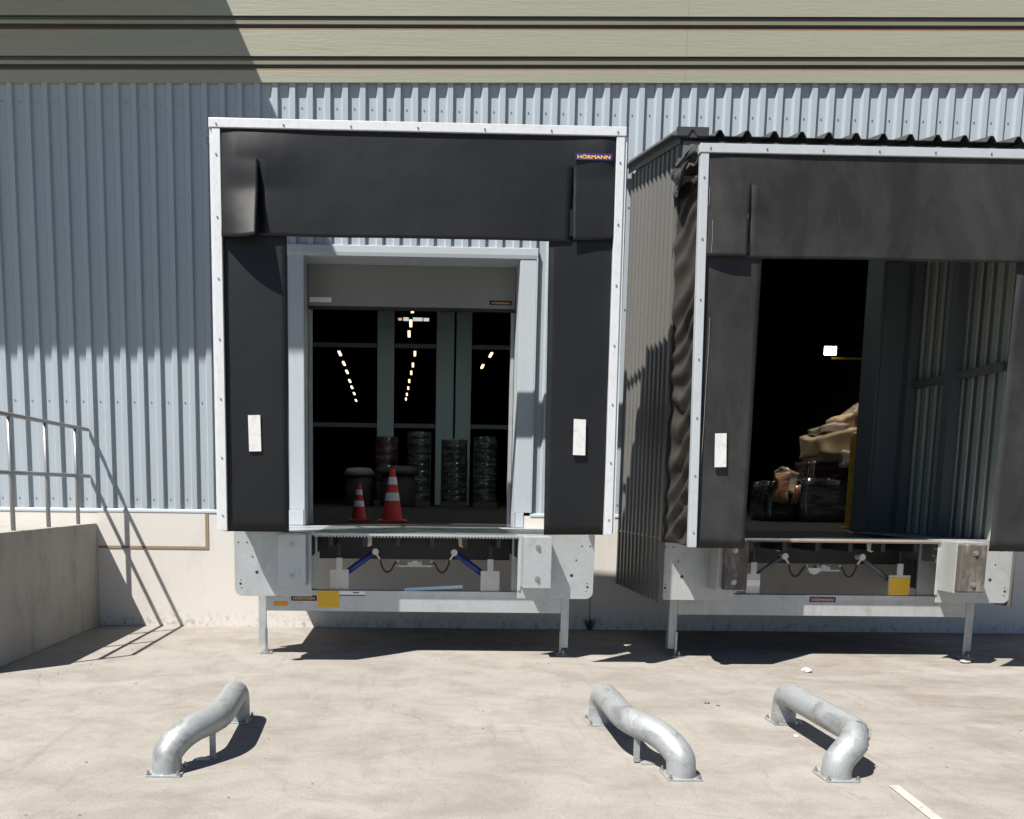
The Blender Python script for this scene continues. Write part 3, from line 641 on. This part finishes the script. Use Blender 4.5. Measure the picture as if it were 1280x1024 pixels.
for s, x in ((-1, LX + .036), (1, RX - .036)):
    side_sheet(x, s, 'darkclad', -.075, -1.0, .557, 'side_sheet'); side_sheet(x, s, 'darkclad', -1.002, YF + .004, .557, 'side_sheet')
    side_sheet(x - s * .012, s, 'liner', -.10, -1.90, 1.18, 'liner_sheet', .02)
    MB().prism([(-.072, 5.09), (-.072, 5.225), (-1.985, 4.835), (-1.985, 4.70)], 0, x + s * .040, x + s * .052).build('eave_trim', 'darkclad', lh)
    for yp in (-.16, -.98):
        MB().box(x - s * .125 - .05, x - s * .125 + .05, yp - .06, yp + .06, 1.18, 4.66 if yp < -1 else 4.85).build('post', 'postpaint', lh)
        for z in (1.18, 2.69): MB().prism([(yp + .06, z), (yp + .20, z), (yp + .06, z + .20)] if z < 2 else [(yp + .06, z + .12), (yp + .16, z + .12), (yp + .06, z - .06)], 0, x - s * .13 - .005, x - s * .13 + .005).build('gusset', 'postpaint', lh)
    for z in (2.80, 4.55): MB().box(x - s * .1 - .03, x - s * .1 + .03, -1.78, -.10, z, z + .08).build('girt', 'grey', lh)
# corner flashing at the front of each side and the roof sheets
for s, x in ((-1, LX), (1, RX)): MB().box(x - .012, x + .03 if s < 0 else x + .012, YF - .03, YF + .03, .557, 4.70).build('corner_flashing', 'darkclad', lh)
mb = MB(); prof = []; P = .245; n_ = 15; xs0 = LX - .10
for k in range(n_):
    b = xs0 + k * P; prof += [(b, 0), (b + .145, 0), (b + .175, .05), (b + .205, .05), (b + .235, 0)]
prof.append((xs0 + n_ * P, 0))
def rz(y): return lerp(5.165, 4.765, -y / 1.98)
A = [mb.bm.verts.new((x, -.068, rz(-.068) + d)) for x, d in prof]; B = [mb.bm.verts.new((x, -2.03, rz(-2.03) + d)) for x, d in prof]
for k in range(len(prof) - 1): mb.bm.faces.new((A[k], A[k + 1], B[k + 1], B[k]))
mb.build('roof_sheet', 'darkroof', lh, solid=.006)
MB().box(LX + .02, RX - .02, -2.0, -1.95, 4.48, 4.715).build('front_header', 'postpaint', lh)
MB().box(LX - .045, LX + .24, -2.02, -1.99, 4.74, 4.83).build('roof_end_cap', 'darkroof', lh)
MB().box(DOORS[1][1] + .02, DOORS[1][1] + .42, -.095, -.082, SILL, 4.2).build('jamb_panel', 'postpaint', lh)

# ------------------------------------------------------------------ wheel guides
def wheel_guide(label, pts, feet, leg=None, dent=None, mk='steel'):
    c = feet[0]; t = thing('wheel_guide', (c[0], c[1], 0), label, 'wheel guide', 'steel tube wheel guides on the yard')
    path = spline(pts, 10); mb = MB(); mb.tube(path, .081, 28)
    if dent:
        for v in mb.bm.verts:
            d = (v.co - Vector(dent)).length
            if d < .12: v.co += (Vector((dent[0] - .2, dent[1] + .25, dent[2] - .12)) - v.co).normalized() * .03 * (1 - d / .12) + Vector((noise.noise(v.co * 40), noise.noise(v.co * 45 + Vector((9, 0, 0))), noise.noise(v.co * 50))) * .012
    pipe = mb.build('pipe', mk, t, smooth=True)
    for k in (len(path) // 4, len(path) * 3 // 5):
        d = (path[k + 1] - path[k - 1]).normalized() * .004
        MB().tube([path[k] - d, path[k], path[k] + d], .0825, 28, cap=False, rfun=lambda q: 1 - .02 * abs(2 * q - 1)).build('weld_seam', mk, pipe, smooth=True)
    for (x, y) in feet:
        pl = MB().box(x - .096, x + .096, y - .095, y + .095, .0, .010).build('foot_plate', mk, t, bevel=.002)
        for sx in (-1, 1):
            for sy in (-1, 1):
                mb = MB(); hexbolt(mb, x + sx * .082, y + sy * .082, .010, .013, .012, 'z'); mb.cyl((x + sx * .082, y + sy * .082, .022), (x + sx * .082, y + sy * .082, .036), .007, 8); mb.build('anchor_bolt', 'screw', pl)
    if leg:
        x, y, zt_ = leg
        lg = MB().box(x - .018, x + .018, y - .004, y + .004, .008, zt_).build('support_leg', mk, t)
        MB().box(x - .11 * (1 if x < 0 else -.2), x + .02 + (.08 if x > 0 else 0), y - .04, y + .03, 0, .008).build('leg_plate', mk, lg)
    q = path[int(len(path) * .86)]
    return t
wheel_guide('galvanised tube wheel guide flaring left, leftmost on the yard',
            [(-1.222, -4.30, .005), (-1.222, -4.30, .10), (-1.219, -4.335, .185), (-1.214, -4.43, .222), (-1.205, -4.60, .225), (-1.190, -4.90, .225), (-1.190, -5.04, .225), (-1.222, -5.17, .223), (-1.285, -5.28, .212), (-1.345, -5.37, .175), (-1.390, -5.43, .115), (-1.398, -5.44, .06), (-1.398, -5.44, .002)],
            [(-1.398, -5.44), (-1.222, -4.30)], leg=(-1.195, -5.20, .16))
wheel_guide('galvanised tube wheel guide flaring right, the middle one on the yard',
            [(1.290, -4.30, .005), (1.290, -4.30, .10), (1.289, -4.335, .185), (1.288, -4.43, .222), (1.288, -4.60, .225), (1.282, -4.90, .225), (1.288, -5.04, .225), (1.322, -5.17, .223), (1.388, -5.28, .212), (1.448, -5.37, .175), (1.494, -5.445, .115), (1.502, -5.46, .06), (1.502, -5.46, .002)],
            [(1.502, -5.46), (1.290, -4.30)], leg=(1.310, -5.22, .16))
wheel_guide('dull grey tube wheel guide with dented near elbow, rightmost on the yard',
            [(2.600, -4.25, .005), (2.600, -4.25, .10), (2.594, -4.285, .185), (2.582, -4.38, .222), (2.574, -4.60, .225), (2.570, -5.00, .225), (2.566, -5.26, .225), (2.540, -5.37, .215), (2.478, -5.44, .178), (2.412, -5.465, .115), (2.390, -5.47, .06), (2.390, -5.47, .002)],
            [(2.390, -5.47), (2.600, -4.25)], dent=(2.61, -5.42, .25))

# ------------------------------------------------------------------ things in the hall
def cone(x, y, h, label):
    t = thing('traffic_cone', (x, y, SILL), label, 'traffic cone', 'traffic cones inside the open door')
    b = h * .27
    MB().box(x - b, x + b, y - b, y + b, SILL + .001, SILL + .03).build('base', 'cone', t, bevel=.008)
    r0 = h * .205; rz_ = lambda z: lerp(r0, h * .045, z)
    MB().lathe((x, y, SILL), [(r0 * 1.06, .03), (rz_(.05), .05 * h), (rz_(.97), .97 * h), (rz_(1) * .8, h)], 24).build('body', 'cone', t, smooth=False)
    for z0, z1 in ((.40, .55), (.70, .84)): MB().lathe((x, y, SILL), [(rz_(z0) + .003, z0 * h), (rz_(z1) + .003, z1 * h)], 24).build('reflective_band', 'conewhite', t, smooth=False)
cone(-.29, 1.42, .70, 'taller orange-red traffic cone with two silver bands in left doorway')
cone(-.735, 1.56, .50, 'shorter orange-red traffic cone with two silver bands in left doorway')
def roll_stack(x, y, r, h, n_, mk, label, seed):
    t = thing('wrapped_roll_stack', (x, y, SILL), label, 'pallet', 'wrapped stacks deep in the hall')
    mb = MB()
    for k in range(3): mb.box(x - r, x + r, y - r + k * (r - .05), y - r + k * (r - .05) + .10, SILL, SILL + .10)
    mb.box(x - r, x + r, y - r, y + r, SILL + .10, SILL + .13); mb.build('pallet', 'palletwood', t)
    dz = (h - .13) / n_
    for k in range(n_):
        z = .13 + k * dz
        MB().lathe((x, y, SILL), [(r * .992, z), (r * 1.0, z + .01), (r * 1.004, z + dz * .5), (r * 1.0, z + dz - .01), (r * .992, z + dz)], 26, wob=.03, seed=seed + k).build('roll', mk, t, smooth=True)
for x, y, r, h, n_, mk, lb in ((-.78, 16.0, .34, 1.98, 7, 'film2', 'maroon film-wrapped roll stack, leftmost of four in left doorway'), (.17, 15, .33, 2.06, 9, 'film', 'tallest dark film-wrapped roll stack, left of the column pair'),
                          (1.16, 15, .37, 1.86, 11, 'film', 'dark film-wrapped roll stack standing before the column pair'), (2.04, 15, .33, 1.95, 10, 'film', 'dark film-wrapped roll stack, rightmost of four in left doorway')):
    roll_stack(x, y, r, h, n_, mk, lb, x)
def draped(x, y, r, h, mk, mk2, label):
    t = thing('covered_drum', (x, y, SILL), label, 'drum', 'covered drums in the hall')
    MB().lathe((x, y, SILL), [(r * .95, 0), (r, .05), (r, h * .5), (r * .9, h * .9), (r * .7, h - .02)], 22, wob=.04, seed=x).build('body', mk, t, smooth=True)
    mb = MB(); mb.lathe((x, y, SILL), [(r * 1.12, h * .80), (r * 1.02, h * .93), (r * .8, h), (r * .2, h + .02)], 26, wob=.14, seed=3 + x); mb.build('cover', mk2, t, smooth=True)
draped(-1.42, 13.6, .38, 1.0, 'darkcover', 'cloth', 'low drum under pale draped cloth, behind shorter cone')
draped(-.40, 13.2, .48, 1.05, 'darkcover', 'darkcover', 'low drum under dark grey cover, behind taller cone')
# lamps: rows of small strip lamps under the hall roof
ROWS = {'left': [(-2.42, 19.4), (-2.46, 21.7), (-2.51, 23.9), (-2.60, 26.7), (-2.66, 28.9), (-2.72, 31.4), (-2.83, 34.5)],
        'middle': [(-.06, 12.1), (-.10, 14.0), (-.15, 15.6), (.03, 19.2), (-.03, 21.8), (-.09, 23.9), (-.17, 26.4), (-.22, 28.9), (-.29, 31.4), (-.35, 33.5)], 'right': [(2.5, 19.2), (2.44, 21.9)]}
ORD = ['first', 'second', 'third', 'fourth', 'fifth', 'sixth', 'seventh', 'eighth', 'ninth', 'tenth']
lamp_protos = {}
def lamp(x, y, z, label, mk='lampwarm', wx=.07, ly_=.8):
    t = thing('strip_lamp', (x, y, z), label, 'lamp', 'strip lamps under the hall roof')
    key = (mk, wx, ly_)
    if key not in lamp_protos:
        tube_ = MB().box(x - wx / 2, x + wx / 2, y - ly_ / 2, y + ly_ / 2, z, z + .045).build('tube', mk, t)
        hous = MB().box(x - wx / 2 - .02, x + wx / 2 + .02, y - ly_ / 2 - .02, y + ly_ / 2 + .02, z + .046, z + .10).build('housing', 'hallwall', t)
        wire = MB().cyl((x, y, z + .10), (x, y, 8.6), .008, 6).build('hanger', 'hallwall', t); lamp_protos[key] = (tube_, hous, wire)
    else:
        for p in lamp_protos[key]:
            c = p.copy(); col.objects.link(c); c.parent = t
for rn, pts in ROWS.items():
    for k, (x, y) in enumerate(pts): lamp(x, y, 6.0, '%s small warm strip lamp from the door in the %s lamp row' % (ORD[k], rn))
lamp(6.4, 2.9, 6.0, 'added wide lamp, out of view, brightening the wrapped pallet in the right doorway', 'lampadded', .3, 1.4)  # added lamp hidden behind the flap, only to brighten the goods below
for k, (x, y) in enumerate([(-3.6, 9.0), (.4, 9.0), (4.2, 9.0), (-2.0, 12.0), (2.8, 12.0)]):
    lamp(x, y, 6.9, '%s added broad lamp, out of view above the door head, lighting the hall columns' % ORD[k], 'lampcool', .3, 1.4)  # unseen lamps added to light the hall columns
t = thing('hanging_lamp', (-.05, 16, 6.48), 'pale horizontal tube lamp hanging in upper left doorway', 'lamp')
MB().box(-.32, .23, 15.97, 16.03, 6.46, 6.55).build('tube', 'lampdim', t); MB().box(.26, .42, 15.97, 16.03, 6.46, 6.54).build('end_lamp', 'lampdim', t); MB().box(-.47, -.36, 15.97, 16.03, 6.47, 6.53).build('end_lamp', 'lampred', t)
MB().cyl((-.05, 16, 6.55), (-.05, 16, 8.6), .01, 6).build('hanger', 'hallwall', t)
t = thing('flood_lamp', (11.22, 14, 5.4), 'bright white flood lamp seen through the right doorway', 'lamp')
MB().box(11.06, 11.38, 13.98, 14.0, 5.38, 5.60).build('glass', 'lampcool', t); MB().box(11.04, 11.40, 14.001, 14.1, 5.36, 5.62).build('housing', 'hallwall', t)
MB().bar((11.3, 14.05, 5.3), (13.98, 14.05, 5.3), .05, .05).build('arm', 'bollard', t)
# right doorway: bollard and wrapped goods
t = thing('bollard', (5.68, 1.12, SILL), 'yellow steel bollard just inside the right doorway', 'bollard')
MB().lathe((5.68, 1.12, SILL), [(.082, 0), (.082, 1.16), (.07, 1.21), (.03, 1.235)], 20).build('post', 'bollard', t, smooth=False)
MB().lathe((5.68, 1.12, SILL), [(.13, 0), (.13, .015), (.085, .016)], 20).build('foot', 'bollard', t)
def crumpled_box(name, mk, parent, x0, x1, y0, y1, z0, z1, k=.04, seed=0, tilt=0):
    mb = MB(); n_ = 5
    mb.box(0, 1, 0, 1, 0, 1); bmesh.ops.subdivide_edges(mb.bm, edges=mb.bm.edges, cuts=n_, use_grid_fill=True)
    for v in mb.bm.verts:
        p = Vector((lerp(x0, x1, v.co.x), lerp(y0, y1, v.co.y), lerp(z0, z1, v.co.z)))
        d = Vector((noise.noise(p * 3 + Vector((seed, 0, 0))), noise.noise(p * 3 + Vector((0, seed, 7))), noise.noise(p * 3 + Vector((3, 0, seed)))))
        f = v.co.z if z0 <= SILL + .01 else 1
        p += d * k * min(1, f * 4); p.z += tilt * (v.co.x - .5) * (.3 + .7 * v.co.z); v.co = p
    return mb.build(name, mk, parent, smooth=True)
t = thing('wrapped_pallet', (6.45, 3.9, SILL), 'tall film-wrapped pallet topped by tilted cartons behind yellow bollard', 'pallet')
crumpled_box('lower_load', 'film', t, 6.08, 6.86, 3.5, 4.3, SILL, 1.86, .06, 1); crumpled_box('carton', 'film2', t, 6.20, 6.80, 3.55, 4.2, 1.86, 2.12, .03, 2)
crumpled_box('wrap_band', 'filmclear', t, 6.33, 6.78, 3.55, 4.2, 2.12, 2.24, .03, 4)
crumpled_box('carton', 'carton', t, 6.27, 6.98, 3.45, 4.2, 2.24, 2.60, .06, 3, .16); crumpled_box('carton', 'filmclear', t, 6.34, 6.72, 3.5, 4.1, 2.56, 2.70, .06, 15, .10); crumpled_box('carton', 'carton', t, 6.66, 7.08, 3.5, 4.1, 2.58, 2.92, .07, 16, .18); crumpled_box('top_sheet', 'filmclear', t, 6.80, 7.12, 3.42, 4.0, 2.86, 3.00, .06, 5, .22); crumpled_box('carton', 'filmclear', t, 6.62, 6.9, 3.40, 3.6, 2.02, 2.30, .06, 21)
t = thing('wrapped_bale', (5.8, 4.0, SILL), 'low film-wrapped bale with orange-brown bag, left of the tall pallet', 'bale')
crumpled_box('bale', 'film', t, 5.62, 6.06, 3.7, 4.4, SILL, 1.82, .06, 8); crumpled_box('bag', 'orangewrap', t, 5.68, 5.90, 3.58, 3.80, 1.50, 1.94, .10, 9, .08); crumpled_box('wrap', 'filmclear', t, 5.86, 6.08, 3.62, 4.2, 1.62, 1.97, .09, 11, -.1); crumpled_box('wrap', 'orangewrap', t, 5.98, 6.10, 3.6, 3.9, 1.45, 1.75, .06, 23)

# ------------------------------------------------------------------ small things on the yard
wd = thing('weed', (2.06, -.13, 0), 'green weed growing at the wall base between the two docks', 'weed')
for k in range(46):
    a_ = random.uniform(-2.9, .2); l_ = random.uniform(.05, .19); r0 = random.uniform(0, .03)
    b0 = Vector((2.06 + r0 * math.cos(a_), -.10 + r0 * math.sin(a_) * .5, 0)); tip = b0 + Vector((math.cos(a_) * l_ * random.uniform(.2, .9), math.sin(a_) * l_ * .3, l_)); mid = (b0 + tip) / 2 + Vector((0, 0, .02)); s_ = Vector((-math.sin(a_), math.cos(a_), 0)) * .005
    mb = MB(); mb.face([b0 - s_ * .5, b0 + s_ * .5, mid + s_]); mb.face([b0 - s_ * .5, mid + s_, mid - s_]); mb.face([mid - s_, mid + s_, tip]); mb.build('blade', 'leaf', wd, solid=.001)
def crumb(name, mk, c, r, label, cat, seed, flat=.4):
    mb = MB(); bmesh.ops.create_icosphere(mb.bm, subdivisions=2, radius=r)
    for v in mb.bm.verts: v.co *= 1 + .5 * noise.noise(v.co * (2.2 / r) + Vector((seed, 0, 0))); v.co.z *= flat; v.co += Vector((c[0], c[1], r * flat * .8))
    return tag(mb.build(name, mk), label, cat)
crumb('litter_paper', 'paper', (3.57, -2.46), .05, 'crumpled white paper scrap lying before the right dock', 'litter', 4, .4)
crumb('dirt_clod', 'stone', (2.24, -3.70), .022, 'small dark clod on yard right of middle wheel guide', 'clod', 6)
crumb('dirt_clod', 'stone', (2.30, -3.78), .015, 'smaller dark clod beside the other right of middle wheel guide', 'clod', 8)
crumb('stone_chip', 'paper', (2.53, -4.62), .018, 'pale stone chip in shade of rightmost wheel guide', 'stone', 10)
crumb('mud_lump', 'landing', (5.35, -1.95), .05, 'grey mud lump by right leg of weathered leveller', 'mud', 12, .35)
tag(MB().bar((6.15, -2.25, .025), (6.75, -1.75, .025), .05, .04).build('timber_batten', 'paddle'), 'pale timber batten lying on ground at the right edge', 'batten')
gr = MB(); rg = random.Random(3)
for k in range(150):
    x, y = rg.uniform(-5, 8), rg.uniform(-7.5, -.1); r = rg.uniform(.002, .006)
    gr.box(x - r, x + r, y - r * .8, y + r * .8, 0.0005, r * .9, 0)
o = gr.build('grit', 'stone'); o['kind'] = 'stuff'
